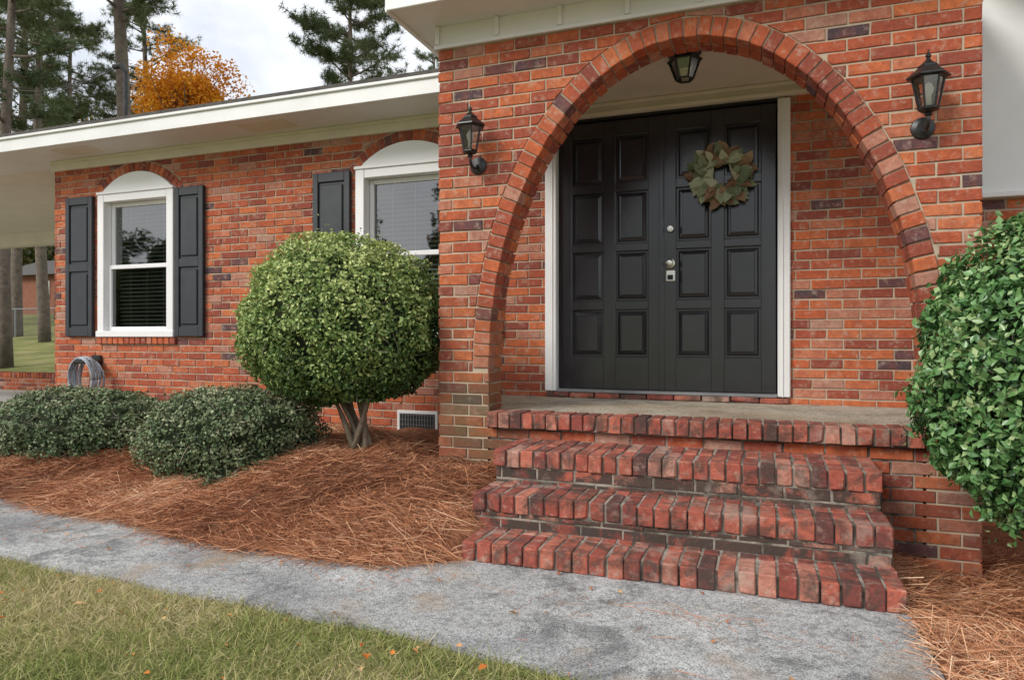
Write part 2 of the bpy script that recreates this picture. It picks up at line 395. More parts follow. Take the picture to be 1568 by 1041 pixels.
n=30000; X=rng.uniform(.5,2.6,n)+rng.normal(0,.01,n); Y=rng.uniform(1.4,4.3,n); k=~((X<1.02)&(Y>3.88)); X=X[k];Y=Y[k]
straw('straw_needles_east',X,Y,gzv(X,Y)+.022)
n=230; X=rng.uniform(-3.8,.5,n); Y=2.64-rng.gamma(1.2,.10,n); k=(Y>2.05); X=X[k];Y=Y[k]; n=len(X)
yaw=rng.uniform(0,6.28,n); Dr=np.stack([np.cos(yaw),np.sin(yaw),np.zeros(n)],1); bend=rng.normal(0,.02,(n,3)); bend[:,2]=0
V,F=strips(np.stack([X,Y,np.full(n,-1.026)],1),Dr,rng.uniform(.04,.12,n),np.full(n,.002),bend)
np_mesh('stray_needles',V,F,np.full(2*n,.5),m_straw,bed)
nl=150; lx=rng.uniform(-3.6,.4,nl); ly=rng.uniform(1.35,3.3,nl); lx[:70]=rng.uniform(-3.4,-.4,70); ly[:70]=rng.uniform(1.4,2.08,70)
on=ly>bedY(lx); P=np.stack([lx,ly,np.where(ly<lawnY(lx),-1.016,np.where(on,hbed(lx,ly)+.05,-1.022))],1)
sz=rng.gamma(1.8,.007,nl)+.008
V,F=leaves(P,nrm(rng.normal(0,.4,(nl,3))+[0,0,1]),nrm(np.stack([rng.normal(size=nl),rng.normal(size=nl),np.zeros(nl)],1)),sz,sz*.7,.25)
np_mesh('fallen_leaves',V,F,np.repeat(rng.random(nl),2),m_litter)
# ================================================================ HOUSE
house=empty('brick_house')
YW=5.08; WX0=-7.01; WX1=6.0; WTOP=1.735
W1=(-5.85,.50); W2=(-2.80,.50); WB=0.0; WT=1.43
DX0,DX1,DZ0,DZ1=-1.497,.086,-.41,1.637
ops=[(W1[0]-.5,W1[0]+.5,WB-.02,1.44),(W2[0]-.5,W2[0]+.5,WB-.02,1.44),(DX0-.05,DX1+.05,-.46,1.8),(1.16,2.7,.87,1.8),(-2.90,-2.53,-.84,-.63)]
rc=1.645-.689
clips=[ell_clip(W1[0],rc,.785,.785,1.42,.62),ell_clip(W2[0],rc,.785,.785,1.42,.62)]
mb=MB()
panel(mb,WX0,WX1,-1.3,WTOP,FY(YW),ops+[(W1[0]-.5,W1[0]+.5,-.075,0),(W2[0]-.5,W2[0]+.5,-.075,0)],clips,seed=3)
panel(mb,YW,11,-1.1,WTOP,LX(WX0),seed=4)
for cx,_ in (W1,W2):
    R=random.Random(int(cx*10)); half=math.asin(.5/.689)+.06; nb=19
    for i in range(nb):
        a0=-half+2*half*i/nb+.0055; a1=-half+2*half*(i+1)/nb-.0055
        q=[(cx+r*math.sin(a),rc+r*math.cos(a)) for r,a in((.69,a0),(.69,a1),(.776,a1),(.776,a0))]
        mb.pbrick(q,FY(YW),.02,.003,R.random(),0,R.uniform(0,.003))
    n=14
    for i in range(n):
        a=cx-.52+1.04*i/n; mb.box(a+.005,a+1.04/n-.005,YW-.03,YW+.02,-.075,-.008,0,R.random(),.004)
mb.build('brickwork',[m_brick],house)
mb=MB(); by=YW+.008
cols=sorted([(o[0],o[1],o[2],o[3]) for o in ops[:3]])
x=WX0+.008
for (a,b,c,d) in cols:
    a+=.004 if c>-.3 else 0
    mb.box(x,a,by,by+.2,-1.35,1.75); mb.box(a,b,by,by+.2,-1.35,c+.02); mb.box(a,b,by,by+.2,(1.43 if c>-.1 else 1.64),1.75); x=b
mb.box(x,WX1,by,by+.2,-1.35,2.4)
mb.box(WX0+.008,WX0+.2,by+.2,11,-1.2,1.75)
mb.build('mortar_wall',[m_mortar],house)
mb=MB(); mb.box(-6.8,1,by+.205,by+.9,-1,1.7); 
me=mb.build('interior',[m_dark],house)
bm=bmesh.new(); bm.from_mesh(me.data); bmesh.ops.delete(bm,geom=[f for f in bm.faces if abs(f.calc_center_median().y-(by+.205))<.01],context='FACES'); bm.to_mesh(me.data); bm.free()
mb=MB(); mb.box(WX0+.25,6,6.2,11,-1.1,1.7); mb.build('house_core',[m_dark],house)
def window(cx):
    w=empty('window',house); mb=MB(); x0,x1=cx-.5,cx+.5
    yc=YW-.035
    mb.box(x0,x0+.085,yc,YW+.06,0,WT,b=.004); mb.box(x1-.085,x1,yc,YW+.06,0,WT,b=.004)
    mb.box(x0+.086,x1-.086,yc+.002,YW+.06,WT-.075,WT-.001,b=.004); mb.box(x0-.012,x1+.012,yc-.012,YW+.06,-.006,.055,b=.005)
    mb.box(x0-.01,x1+.01,yc-.012,YW+.004,WT,WT+.028,b=.005)
    arc=[(cx+.683*math.sin(a),rc+.683*math.cos(a)) for a in np.linspace(-math.asin(.495/.683),math.asin(.495/.683),25)]
    poly=[(cx+.495,WT+.026),(cx-.495,WT+.026)]+arc
    n=len(poly); vs=[(u,YW-.012,v) for u,v in poly]+[(u,YW+.02,v) for u,v in poly]
    mb.add(vs,[list(range(n)),[n+i for i in range(n)]]+[[i,(i+1)%n,n+(i+1)%n,n+i] for i in range(n)])
    mz=.70
    def sash(za,zb,y):
        s=.042
        mb.box(x0+.086,x0+.086+s,y,y+.035,za,zb,b=.004); mb.box(x1-.086-s,x1-.086,y,y+.035,za,zb,b=.004)
        mb.box(x0+.086+s,x1-.086-s,y+.001,y+.034,zb-s,zb-.001,b=.004); mb.box(x0+.086+s,x1-.086-s,y+.001,y+.034,za+.001,za+s,b=.004)
    sash(mz-.02,WT-.075,YW+.055); sash(.055,mz+.022,YW+.018)
    mb.build('frame',[m_vinyl],w)
    g=MB()
    for za,zb,y in((mz,WT-.1,YW+.075),(.08,mz,YW+.038)):
        g.add([(x0+.12,y,za),(x1-.12,y,za),(x1-.12,y,zb),(x0+.12,y,zb)],[[0,1,2,3]])
    g.build('glass',[m_glass],w)
    b=MB(); z=.09
    while z<WT-.1:
        y=YW+.14; b.add([(x0+.1,y-.014,z-.008),(x1-.1,y-.014,z-.008),(x1-.1,y+.014,z+.008),(x0+.1,y+.014,z+.008)],[[0,1,2,3]]); z+=.040
    for q in(.28,.5,.72): b.box(x0+q-.002,x0+q+.002,YW+.118,YW+.12,.07,WT-.08)
    b.build('blinds',[m_blind],w)
window(W1[0]); window(W2[0])
def shutter(x0,x1):
    mb=MB(); y=YW-.006; z0,z1=.0,1.43
    mb.box(x0,x1,y-.018,y-.002,z0,z1); s=.055
    f=y-.036
    mb.box(x0,x0+s,f,y-.0175,z0-.001,z1+.001,b=.004); mb.box(x1-s,x1,f,y-.0175,z0-.001,z1+.001,b=.004)
    for a,b in((z0,z0+.09),(.665,.745),(z1-.08,z1)): mb.box(x0+s,x1-s,f+.001,y-.0175,a,b,b=.004)
    for a,b in((z0+.115,.64),(.77,z1-.105)): mb.box(x0+s+.02,x1-s-.02,f+.003,y-.0175,a,b,b=.014)
    mb.build('shutter',[m_shut],house)
shutter(-6.80,-6.42); shutter(-5.325,-4.975); shutter(-3.735,-3.355); shutter(-2.265,-1.96)
mb=MB()
mb.box(-15,-1.95,4.6,YW+.2,1.83,1.845,m=0)
mb.box(-15,-1.94,4.575,4.6,1.815,1.93,m=0,b=.003)
mb.box(-15,-1.93,4.555,4.62,1.93,1.955,m=0,b=.004)
mb.box(WX0-.02,-1.95,YW-.03,YW+.05,1.725,1.83,m=1,b=.003)
mb.box(WX0-.02,-1.95,YW-.045,YW-.03,1.80,1.829,m=1,b=.003)
mb.box(-6.6,-6.1,4.72,4.95,1.8275,1.8299,m=1); mb.box(-4.3,-3.8,4.72,4.95,1.8275,1.8299,m=1)
mb.box(-15,WX0+.2,YW+.2,8.6,1.83,1.845,m=1)
mb.box(-15,WX0,8.3,8.5,1.60,1.829,m=1,b=.004)
mb.box(1.2,6,4.6,YW+.2,2.33,2.345,m=0); mb.box(1.2,6,4.575,4.6,2.315,2.43,m=0); 
mb.build('eaves',[m_white,m_cream],house)
mb=MB()
def slab(x0,x1,y0,z0,y1,z1,t=.03): mb.add([(x0,y0,z0),(x1,y0,z0),(x1,y1,z1),(x0,y1,z1),(x0,y0,z0+t),(x1,y0,z0+t),(x1,y1,z1+t),(x0,y1,z1+t)],[[0,1,2,3],[4,5,6,7],[0,1,5,4],[1,2,6,5],[2,3,7,6],[3,0,4,7]])
slab(-15,1.19,4.56,1.956,8.6,3.0); slab(-15,1.19,8.6,3.0,12.6,1.956); slab(1.2,6,4.56,2.44,8.6,3.4); slab(1.2,6,8.6,3.4,12.6,2.44)
mb.build('roof',[m_roof],house)
mb=MB()
for px in (-14.6,-10.9): mb.box(px-.06,px+.06,8.34,8.46,-.97,1.6,b=.008)
mb.box(-14.66,-14.54,4.7,4.82,-.97,1.83,b=.008)
mb.build('carport_posts',[m_white],house)
mb=MB()
panel(mb,-16,-7.05,-.97,-.74,FY(8.47),seed=9); mb.box(-16,-7.05,8.478,8.68,-1.05,-.74,m=1)
rowlock(mb,-16,-7.05,8.455,8.69,-.65,.085,seed=5)
mb.build('low_brick_wall',[m_brick,m_mortar])
mb=MB(); mb.box(-2.905,-2.525,YW-.01,YW+.02,-.85,-.62,m=0,b=.003)
mb.box(-2.88,-2.55,YW-.0125,YW-.006,-.825,-.645,m=1)
for i in range(13): mb.box(-2.875+i*.026,-2.871+i*.026,YW-.018,YW-.0126,-.825,-.645,m=2)
for i in range(5): mb.box(-2.88,-2.55,YW-.0195,YW-.0181,-.82+i*.041,-.817+i*.041,m=2)
mb.build('foundation_vent',[m_white,m_dark,m_galv],house)
# ---- doors
mb=MB(); yd=YW+.03
def leaf(x0,x1):
    z0,z1=-.40,1.632; mb.box(x0,x1,yd+.024,yd+.05,z0,z1)
    s=.100; mull=.095; xm=(x0+x1)/2
    st=[(x0,x0+s),(xm-mull/2,xm+mull/2),(x1-s,x1)]
    for a,b in st: mb.box(a,b,yd,yd+.0245,z0,z1,b=.005)
    rows=[(-.15,.20),(.27,.64),(.70,1.09),(1.16,1.51)]
    rails=[(z0,rows[0][0]),(rows[0][1],rows[1][0]),(rows[1][1],rows[2][0]),(rows[2][1],rows[3][0]),(rows[3][1],z1)]
    for a,b in((x0+s,xm-mull/2),(xm+mull/2,x1-s)):
        for c,d in rails: mb.box(a-.006,b+.006,yd+.0005,yd+.0244,c,d,b=.005)
        for c,d in rows:
            o=.014; i=.040; y0=yd+.023; y1=yd+.004
            q=[(a+o,c+o),(b-o,c+o),(b-o,d-o),(a+o,d-o)]; p=[(a+i,c+i),(b-i,c+i),(b-i,d-i),(a+i,d-i)]
            mb.add([(u,y0,v) for u,v in q]+[(u,y1+.004,v) for u,v in p]+[(u+(.003 if u<(a+b)/2 else -.003),y1,v+(.003 if v<(c+d)/2 else -.003)) for u,v in p],
              [[0,1,5,4],[1,2,6,5],[2,3,7,6],[3,0,4,7],[4,5,9,8],[5,6,10,9],[6,7,11,10],[7,4,8,11],[8,9,10,11]])
xm=(DX0+DX1)/2
leaf(DX0+.006,xm-.003); leaf(xm+.003,DX1-.006)
mb.box(xm-.022,xm+.016,yd-.012,yd-.0005,-.40,1.63,b=.004)
mb.build('double_door',[m_door],house)
mb=MB()
for a,b in((DX0-.095,DX0-.004),(DX1+.004,DX1+.085)):
    mb.box(a,b,YW-.03,YW+.06,-.42,1.64,b=.006); 
mb.box(DX0-.04,DX0-.03,YW-.038,YW-.03,-.42,1.64,b=.002); mb.box(DX1+.03,DX1+.04,YW-.038,YW-.03,-.42,1.64,b=.002)
mb.build('door_casing',[m_white],house)
mb=MB()
mb.box(-1.94,1.0,YW-.03,YW+.05,1.655,1.75,b=.003); mb.box(-1.94,1.0,YW-.055,YW-.03,1.655,1.685,b=.006); mb.box(-1.94,1.0,YW-.05,YW-.03,1.722,1.75,b=.006)
mb.box(-1.94,1.0,4.1,YW+.05,1.751,1.77)
mb.box(-1.94,-1.84,4.12,YW-.056,1.66,1.95); mb.box(.9,1.0,4.12,YW-.056,1.66,1.95)
mb.build('porch_ceiling',[m_cream],house)
mb=MB(); mb.box(DX0-.003,DX1+.003,YW-.0,YW+.06,1.636,1.66,m=0); mb.box(DX0-.002,DX1+.002,YW-.035,YW+.06,-.425,-.402,m=1,b=.004)
mb.build('threshold',[m_black,m_galv],house)
mb=MB(); hx=xm+.062
mb.lathe((hx,yd-.002,.787),[(.001,-.024),(.022,-.022),(.028,-.012),(.030,0)],20,0,'Y')
mb.lathe((hx,yd-.002,.787),[(.001,-.030),(.012,-.030),(.014,-.022)],14,0,'Y')
mb.box(hx-.034,hx+.034,yd-.018,yd,.40,.49,b=.012); mb.lathe((hx,yd-.002,.535),[(.001,-.068),(.018,-.066),(.029,-.054),(.028,-.040),(.014,-.028),(.013,-.012),(.032,-.008),(.033,0)],22,0,'Y')
mb.box(hx-.02,hx+.02,yd-.022,yd-.018,.415,.45,m=1)
mb.build('door_hardware',[m_metal,m_dark],house)
# ================================================================ PORCH / ARCH
YF=3.90; YB=4.12; PX0,PX1=-1.937,.996; AX=-.42; AA=1.17; AB=1.865; AZ=-.20; RING=.105; PT=1.812
def ell(t,off=0.):
    p=Vector((AA*math.cos(t),AB*math.sin(t))); n=Vector((math.cos(t)/AA,math.sin(t)/AB)).normalized()
    p=p+n*off; return (AX+p.x,AZ+p.y)
mb=MB()
op=[(AX-AA,AX+AA,-.553,AZ)]
ec=ell_clip(AX,AZ,AA+RING+.009,AB+RING+.009,AZ,9)
panel(mb,PX0,PX1,-1.3,PT,FY(YF),op,[ec],seed=21); panel(mb,PX0,PX1,-.45,PT,BY(YB),op,[ec],seed=22)
panel(mb,YF+.012,YB-.01,-1.3,PT,LX(PX0),seed=23); panel(mb,YF+.012,YB-.01,-1.3,PT,RX(PX1),seed=24)
panel(mb,YF+.012,YB-.01,-.46,AZ,RX(AX-AA),seed=25); panel(mb,YF+.012,YB-.01,-.46,AZ,LX(AX+AA),seed=26)
ts=np.linspace(0,math.pi,3000); pe=np.array([ell(t,RING*.3) for t in ts]); sl=np.concatenate([[0],np.cumsum(np.linalg.norm(np.diff(pe,axis=0),axis=1))])
nb=int(sl[-1]/.0745); R=random.Random(5)
for lay,(yy,dep) in enumerate(((YF-.006,.108),(YF+.113,.108))):
    for i in range(nb):
        s0=sl[-1]*i/nb+.005+R.uniform(-.0015,.0015); s1=sl[-1]*(i+1)/nb-.005+R.uniform(-.0015,.0015)
        t0=np.interp(s0,sl,ts); t1=np.interp(s1,sl,ts)
        o0=R.uniform(-.004,.004)
        q=[ell(t0,o0),ell(t1,o0),ell(t1,RING+o0*.5),ell(t0,RING+o0*.5)]
        mb.pbrick(q,FY(yy),dep,.004,R.uniform(.03,1),0,R.uniform(-.003,.003))
mb.build('porch_brickwork',[m_brickp],house)
mb=MB(); o=.011
xsL=[ell(t,o) for t in np.linspace(math.pi,0,60)]
def fb(poly):
    n=len(poly); mb.add([(u,YF+.008,v) for u,v in poly]+[(u,YB-.008,v) for u,v in poly],[list(range(n)),[n+i for i in range(n)]]+[[i,(i+1)%n,n+(i+1)%n,n+i] for i in range(n)])
for i in range(59):
    a,b=xsL[i],xsL[i+1]; fb([a,b,(b[0],PT),(a[0],PT)])
for xa,xb in((PX0+.008,AX-AA-o),(AX+AA+o,PX1-.008)): fb([(xa,-1.35),(xb,-1.35),(xb,PT),(xa,PT)])
mb.build('porch_mortar',[m_mortar],house)
mb=MB()
mb.box(PX0-.012,PX1+.012,YF-.015,YB,PT,1.95)
mb.box(PX0-.02,PX1+.02,YF-.024,YF-.015,PT-.004,PT+.022,b=.003)
for i in range(8): 
    bx=-1.93+i*.40; mb.box(bx-.014,bx+.014,YF-.034,YF-.0155,PT+.0225,1.949,b=.003)
mb.box(-2.1,1.16,3.57,YW,1.951,1.965); mb.box(-2.11,1.17,3.55,3.57,1.935,2.10,b=.004); mb.box(-2.13,-2.101,3.571,4.7,1.937,2.10,b=.004); mb.box(1.161,1.19,3.571,4.7,1.937,2.10)
mb.box(PX0-.02,-1.80,YB+.001,4.575,1.80,1.951)
mb.build('porch_trim',[m_white],house)
mb=MB(); mb.add([(-2.15,3.5,2.1),(1.2,3.5,2.1),(-.47,3.5,2.75),(-2.15,8,2.1),(1.2,8,2.1),(-.47,8,2.75)],[[0,1,2],[3,4,5],[0,2,5,3],[1,2,5,4],[0,1,4,3]]); mb.build('porch_roof',[m_roof],house)
mb=MB(); mb.box(1.1,2.75,YW-.03,YW+.03,.90,2.33); 
mb.box(1.07,2.8,YW-.06,YW+.03,.865,.899,b=.004); mb.build('white_panel',[m_white],house)
# ---- steps and landing
st=empty('brick_steps')
mb=MB(); SX0,SX1=-1.375,.505
LV=[(2.87,3.14,-.94,-1.06),(3.14,3.43,-.78,-.95),(3.43,3.86,-.61,-.79)]
for i,(y0,y1,z,zb) in enumerate(LV):
    xa=SX0+(.06 if i==0 else 0)
    h=.088
    mb.box(xa+.012,SX1-.012,y0+.022,y1+.06,-1.1,z-.006,m=1)
    y=y0; r=0
    while y<y1-.03:
        ye=min(y+.205,y1+.01); 
        if y1-ye<.05: ye=y1+.01
        rowlock(mb,xa,SX1,y,ye,z,h,0,seed=40+i*5+r); y=ye; r+=1
    if zb<z-h-.03:
        panel(mb,xa+.012,SX1-.012,zb,z-h-.006,FY(y0+.016),seed=60+i,depth=.03,m=2)
        panel(mb,y0+.03,y1+.05,zb,z-h-.006,LX(xa+.006),seed=70+i,depth=.03,m=2); panel(mb,y0+.03,y1+.05,zb,z-h-.006,RX(SX1-.006),seed=80+i,depth=.03,m=2)
rowlock(mb,AX-AA+.004,AX+AA-.004,3.84,4.045,-.46,.09,0,seed=90)
mb.box(AX-AA+.005,AX+AA-.005,YF+.008,YB,-1.1,-.55,m=1)
mb.box(AX-AA+.005,AX+AA-.005,3.862,4.07,-.552,-.467,m=1)
mb.build('treads',[m_bricks,m_mortars,m_riser],st)
mb=MB(); mb.box(AX-AA-.004,AX+AA+.004,4.043,YB+.005,-.56,-.466,m=0,b=.004); mb.box(PX0-.02,PX1+.02,YB,YW+.0,-.56,-.4665,m=0,b=.006)
mb.box(PX0,PX1,YB+.01,YW-.01,-1.2,-.561,m=0)
mb.build('landing',[m_stone],st)
mb=MB(); rowlock(mb,DX0-.09,DX1+.08,YW-.05,YW+.06,-.427,.036,0,.2,seed=95); mb.build('door_sill',[m_bricks],st)
# ================================================================ FIXTURES
def wall_lantern(x,z):
    e=empty('wall_lantern'); e.location=(x,YF-.004,z); mb=MB(); cy=-.125
    mb.lathe((0,0,-.02),[(.001,-.016),(.03,-.014),(.052,-.006),(.055,0)],28,0,'Y')
    pts=[(0,-.01,-.02),(0,-.04,-.045),(0,-.085,-.05),(0,-.12,-.025),(0,cy,.01)]
    P=[Vector(p) for p in pts]; sm=[]
    for i in range(len(P)-1):
        for t in(0,.33,.66): 
            p0=P[max(i-1,0)];p1=P[i];p2=P[i+1];p3=P[min(i+2,len(P)-1)]
            sm.append(.5*((2*p1)+(p2-p0)*t+(2*p0-5*p1+4*p2-p3)*t*t+(3*p1-p0-3*p2+p3)*t**3))
    sm.append(P[-1]); mb.tube(sm,.009,8)
    mb.lathe((0,cy,0),[(.008,.0),(.020,.008),(.014,.018),(.038,.026),(.048,.034),(.045,.042)],6)
    zb,zt=.04,.185; rb,rt=.042,.070
    for k in range(6):
        a=2*math.pi*k/6; c,s=math.cos(a),math.sin(a)
        mb.tube([(rb*c,cy+rb*s,zb),(rt*c,cy+rt*s,zt)],.0048,5)
        a2=a+math.pi/3
        mb.tube([(rt*c,cy+rt*s,zt),(rt*math.cos(a2),cy+rt*math.sin(a2),zt)],.006,5)
        mb.tube([(rb*c,cy+rb*s,zb),(rb*math.cos(a2),cy+rb*math.sin(a2),zb)],.005,5)
    mb.lathe((0,cy,0),[(.07,.182),(.096,.186),(.094,.194),(.060,.222),(.046,.236),(.046,.244),(.030,.254),(.014,.270),(.008,.280),(.013,.288),(.013,.296),(.005,.304),(.002,.325)],6)
    mb.build('frame',[m_black],e)
    g=MB(); vs=[(r*math.cos(math.pi*k/3)*.97,cy+r*math.sin(math.pi*k/3)*.97,zz) for r,zz in((rb,zb),(rt,zt)) for k in range(6)]
    g.add(vs,[[k,(k+1)%6,6+(k+1)%6,6+k] for k in range(6)]); g.build('glass',[m_lglass],e)
    c=MB(); c.lathe((0,cy,0),[(.013,.045),(.013,.10),(.020,.115),(.023,.135),(.014,.155),(.002,.170)],12); c.build('candle_bulb',[m_white],e,True)
wall_lantern(-1.66,1.075); wall_lantern(.742,1.055)
e=empty('ceiling_lantern'); e.location=(-.46,4.33,1.751); mb=MB()
mb.lathe((0,0,0),[(.10,0),(.105,-.012),(.09,-.03),(.03,-.036)],6)
zt,zb,rt,rb=-.045,-.165,.096,.052
mb.lathe((0,0,0),[(.03,-.03),(.108,-.046),(.106,-.056),(.09,-.056)],6)
for k in range(6):
    a=2*math.pi*k/6; c,s=math.cos(a),math.sin(a); a2=a+math.pi/3
    mb.tube([(rb*c,rb*s,zb),(rt*c,rt*s,zt)],.0065,5); mb.tube([(rb*c,rb*s,zb),(rb*math.cos(a2),rb*math.sin(a2),zb)],.007,5)
mb.build('frame',[m_black],e)
g=MB(); vs=[(r*math.cos(math.pi*k/3)*.97,r*math.sin(math.pi*k/3)*.97,zz) for r,zz in((rb,zb),(rt,zt)) for k in range(6)]
g.add(vs,[[k,(k+1)%6,6+(k+1)%6,6+k] for k in range(6)]+[[0,1,2,3,4,5]]); g.build('glass',[m_lglass],e)
# wreath: broad magnolia leaves laid round a twig ring
w=empty('wreath'); w.location=(-.285,yd-.02,1.145); w.scale=(1.12,1.1,1.12)
LV_,LF_,LA_=[],[],[]
R=random.Random(17); nW=96
for q in range(nW):
    a=2*math.pi*q/nW*3+R.uniform(-.12,.12); ring=q%3
    r=(.092,.135,.165)[ring]+R.uniform(-.012,.012); dep=(-.045,-.06,-.03)[ring]+R.uniform(-.012,.012)
    rad=Vector((math.cos(a),0,math.sin(a))); tg=Vector((-math.sin(a),0,math.cos(a)))
    sw=R.uniform(-.9,1.1); outw=(.35,.8,1.0)[ring]*R.uniform(.6,1.2)*(1 if ring else R.choice((-1,1)))
    T=(rad*outw+tg*sw+Vector((0,-R.uniform(0,.45),0))).normalized()
    Nn=Vector((R.gauss(0,.35),-1,R.gauss(.2,.35))); Nn=(Nn-T*Nn.dot(T)).normalized(); B=Nn.cross(T)
    L=R.uniform(.085,.12); W=L*R.uniform(.46,.58); P0=rad*r+Vector((0,dep,0))
    prof=[(-.5,0),(-.3,.32),(-.05,.5),(.2,.44),(.38,.24),(.52,0)]; o=len(LV_)
    for (t,hw) in prof:
        cpt=P0+T*L*t-Nn*L*.5*t*t
        if hw==0: LV_.append(cpt); continue
        LV_.append(cpt); LV_.append(cpt+B*W*hw+Nn*W*.16*hw*2); LV_.append(cpt-B*W*hw+Nn*W*.16*hw*2)
    F=[]
    F+=[[0,1,2],[0,1,3]]
    for s_ in range(3):
        b0=1+3*s_; F+=[[b0,b0+1,b0+4,b0+3],[b0,b0+2,b0+5,b0+3]]
    F+=[[10,11,13],[10,12,13]]
    rr=R.random()
    for f in F: LF_.append([o+i for i in f]); LA_.append(rr)
mb=MB(); mb.v=[tuple(v) for v in LV_]; mb.f=LF_; mb.r=LA_; mb.m=[0]*len(LF_); mb.build('leaves',[m_wreath],w)
mb=MB()
for k in range(5):
    mb.tube([((.13+.012*math.sin(5*t+k))*math.cos(t),-.012+.012*math.cos(3*t+k*2),(.13+.012*math.sin(5*t+k))*math.sin(t)) for t in np.linspace(0,2*math.pi,40)],.005,5)
mb.build('twig_ring',[m_stem],w)
# hose
h=empty('garden_hose'); mb=MB(); R=random.Random(3)
for k in range(10):
    rx=.15+R.uniform(-.02,.03); rz=.20+R.uniform(-.02,.03); y=4.93+R.uniform(-.05,.09)
    mb.tube([(-6.38+rx*math.cos(t)+R.uniform(-.002,.002),y+.01*math.sin(2*t+k),-.40-rz*.15+rz*math.sin(t)) for t in np.linspace(0,2*math.pi,36)],.0105,7)
mb.build('coil',[m_hose],h,True)
mb=MB(); mb.box(-6.46,-6.30,4.86,5.07,-.27,-.24,b=.01); mb.box(-6.44,-6.32,5.05,5.078,-.40,-.19,b=.006); mb.build('bracket',[m_black],h)
# ================================================================ SHRUBS
def shrub(name,c,rad,n,size,mat,shape,seed,topb=.25,base=.38,stem=None,twigs=120,depth=.2,lit=(-.6,-.3,.8),disp=1.,hole=.35):
    e=empty(name); g=np.random.default_rng(seed); c=np.array(c)
    def surf(d): return np.array(rad)*shape(d)[:,None]*(1+disp*(.045*sn(d,4,seed)+.035*sn(d,10,seed+1)+.022*sn(d,24,seed+2)))[:,None]
    d=nrm(g.normal(size=(n,3))); R=surf(d)
    keep=g.random(n)> np.clip((sn(d,16,seed+5)-hole)*1.4,0,.88); d=d[keep];R=R[keep];m=len(d)
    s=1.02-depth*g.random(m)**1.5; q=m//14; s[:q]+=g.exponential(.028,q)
    P=c+d*R*s[:,None]
    Nn=nrm(d+.9*g.normal(size=(m,3))+[0,0,.25]); T=nrm(np.cross(Nn,g.normal(size=(m,3))))
    L=size*g.uniform(.6,1.35,m); V,F=leaves(P,Nn,T,L,L*g.uniform(.5,.68,m),.18)
    A=base+.19*g.normal(size=m)+.15*sn(d,7,seed+3)+topb*(d[:,2]*.6+.4*d@np.array(lit))-.4*np.clip(1.02-s,0,1)/depth  # light from the lit side painted into leaf colour; inner leaves darker
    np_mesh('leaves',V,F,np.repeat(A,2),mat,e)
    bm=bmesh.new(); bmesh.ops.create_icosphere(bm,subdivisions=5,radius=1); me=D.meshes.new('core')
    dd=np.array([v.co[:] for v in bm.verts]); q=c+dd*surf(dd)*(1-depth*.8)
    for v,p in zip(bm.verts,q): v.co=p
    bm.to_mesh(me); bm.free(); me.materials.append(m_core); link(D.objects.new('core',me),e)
    t=nrm(g.normal(size=(twigs,3))+[0,-.2,.3]); R2=surf(t); P=c+t*R2*.94; Dr=nrm(t*.7+.8*g.normal(size=(twigs,3)))
    V,F=strips(P,Dr,g.uniform(.04,.12,twigs),np.full(twigs,.003),g.normal(0,.02,(twigs,3)))
    np_mesh('twigs',V,F,np.full(2*twigs,.8),m_twig,e)
    if stem:
        mb=MB()
        for pts,r in stem: mb.tube(pts,r,9)
        mb.build('stems',[m_stem],e,True)
def egg(d):
    z=d[:,2]; return 1-.27*np.clip(-z,0,1)**1.5+.05*np.clip(z,0,1)-.05*np.clip(z*d[:,0],0,1)
def boxy(d): 
    return (np.abs(d[:,0])**2.7+np.abs(d[:,1])**2.7+np.abs(d[:,2])**2.7)**(-1/2.7)*.95
def boxy2(d): 
    return (np.abs(d[:,0])**2.3+np.abs(d[:,1])**2.3+np.abs(d[:,2])**2.3)**(-1/2.3)*.97
stems=[]
R=random.Random(9)
for k in range(9):
    bx=-2.50+R.uniform(-.09,.09); byy=3.96+R.uniform(-.06,.06); tx=-2.58+R.uniform(-.36,.36); ty=3.95+R.uniform(-.25,.2)
    ph=R.uniform(0,6)
    pts=[(bx+(tx-bx)*t**1.5+.025*math.sin(ph+5*t),byy+(ty-byy)*t+.02*math.cos(ph+6*t),-1.0+.85*t) for t in np.linspace(0,1,10)]
    stems.append((pts,[.027-.0018*i for i in range(10)]))
shrub('topiary_shrub',(-2.645,3.93,.01),(.69,.61,.63),56000,.028,m_leafT,egg,100,.40,.53,stems,twigs=260,disp=1.2)
shrub('hedge_shrub',(-3.38,3.68,-.71),(.61,.48,.37),28000,.024,m_leafH,boxy,200,.22,.57,twigs=700,disp=1.7)
shrub('hedge_shrub',(-4.96,3.85,-.74),(.77,.5,.35),28000,.026,m_leafH,boxy2,300,.22,.57,twigs=700,disp=1.7)
shrub('holly_shrub',(1.36,3.30,-.14),(.73,.60,.69),54000,.036,m_leafR,boxy2,400,.15,.57,
  [([(1.3,3.3,-1.2),(1.28,3.32,-.8),(1.2,3.3,-.4)],[.03,.025,.02]),([(1.38,3.3,-1.2),(1.45,3.32,-.8),(1.6,3.3,-.4)],[.03,.025,.02]),([(1.3,3.36,-1.2),(1.1,3.4,-.8),(1.0,3.4,-.4)],[.025,.02,.015])],200,disp=1.3)
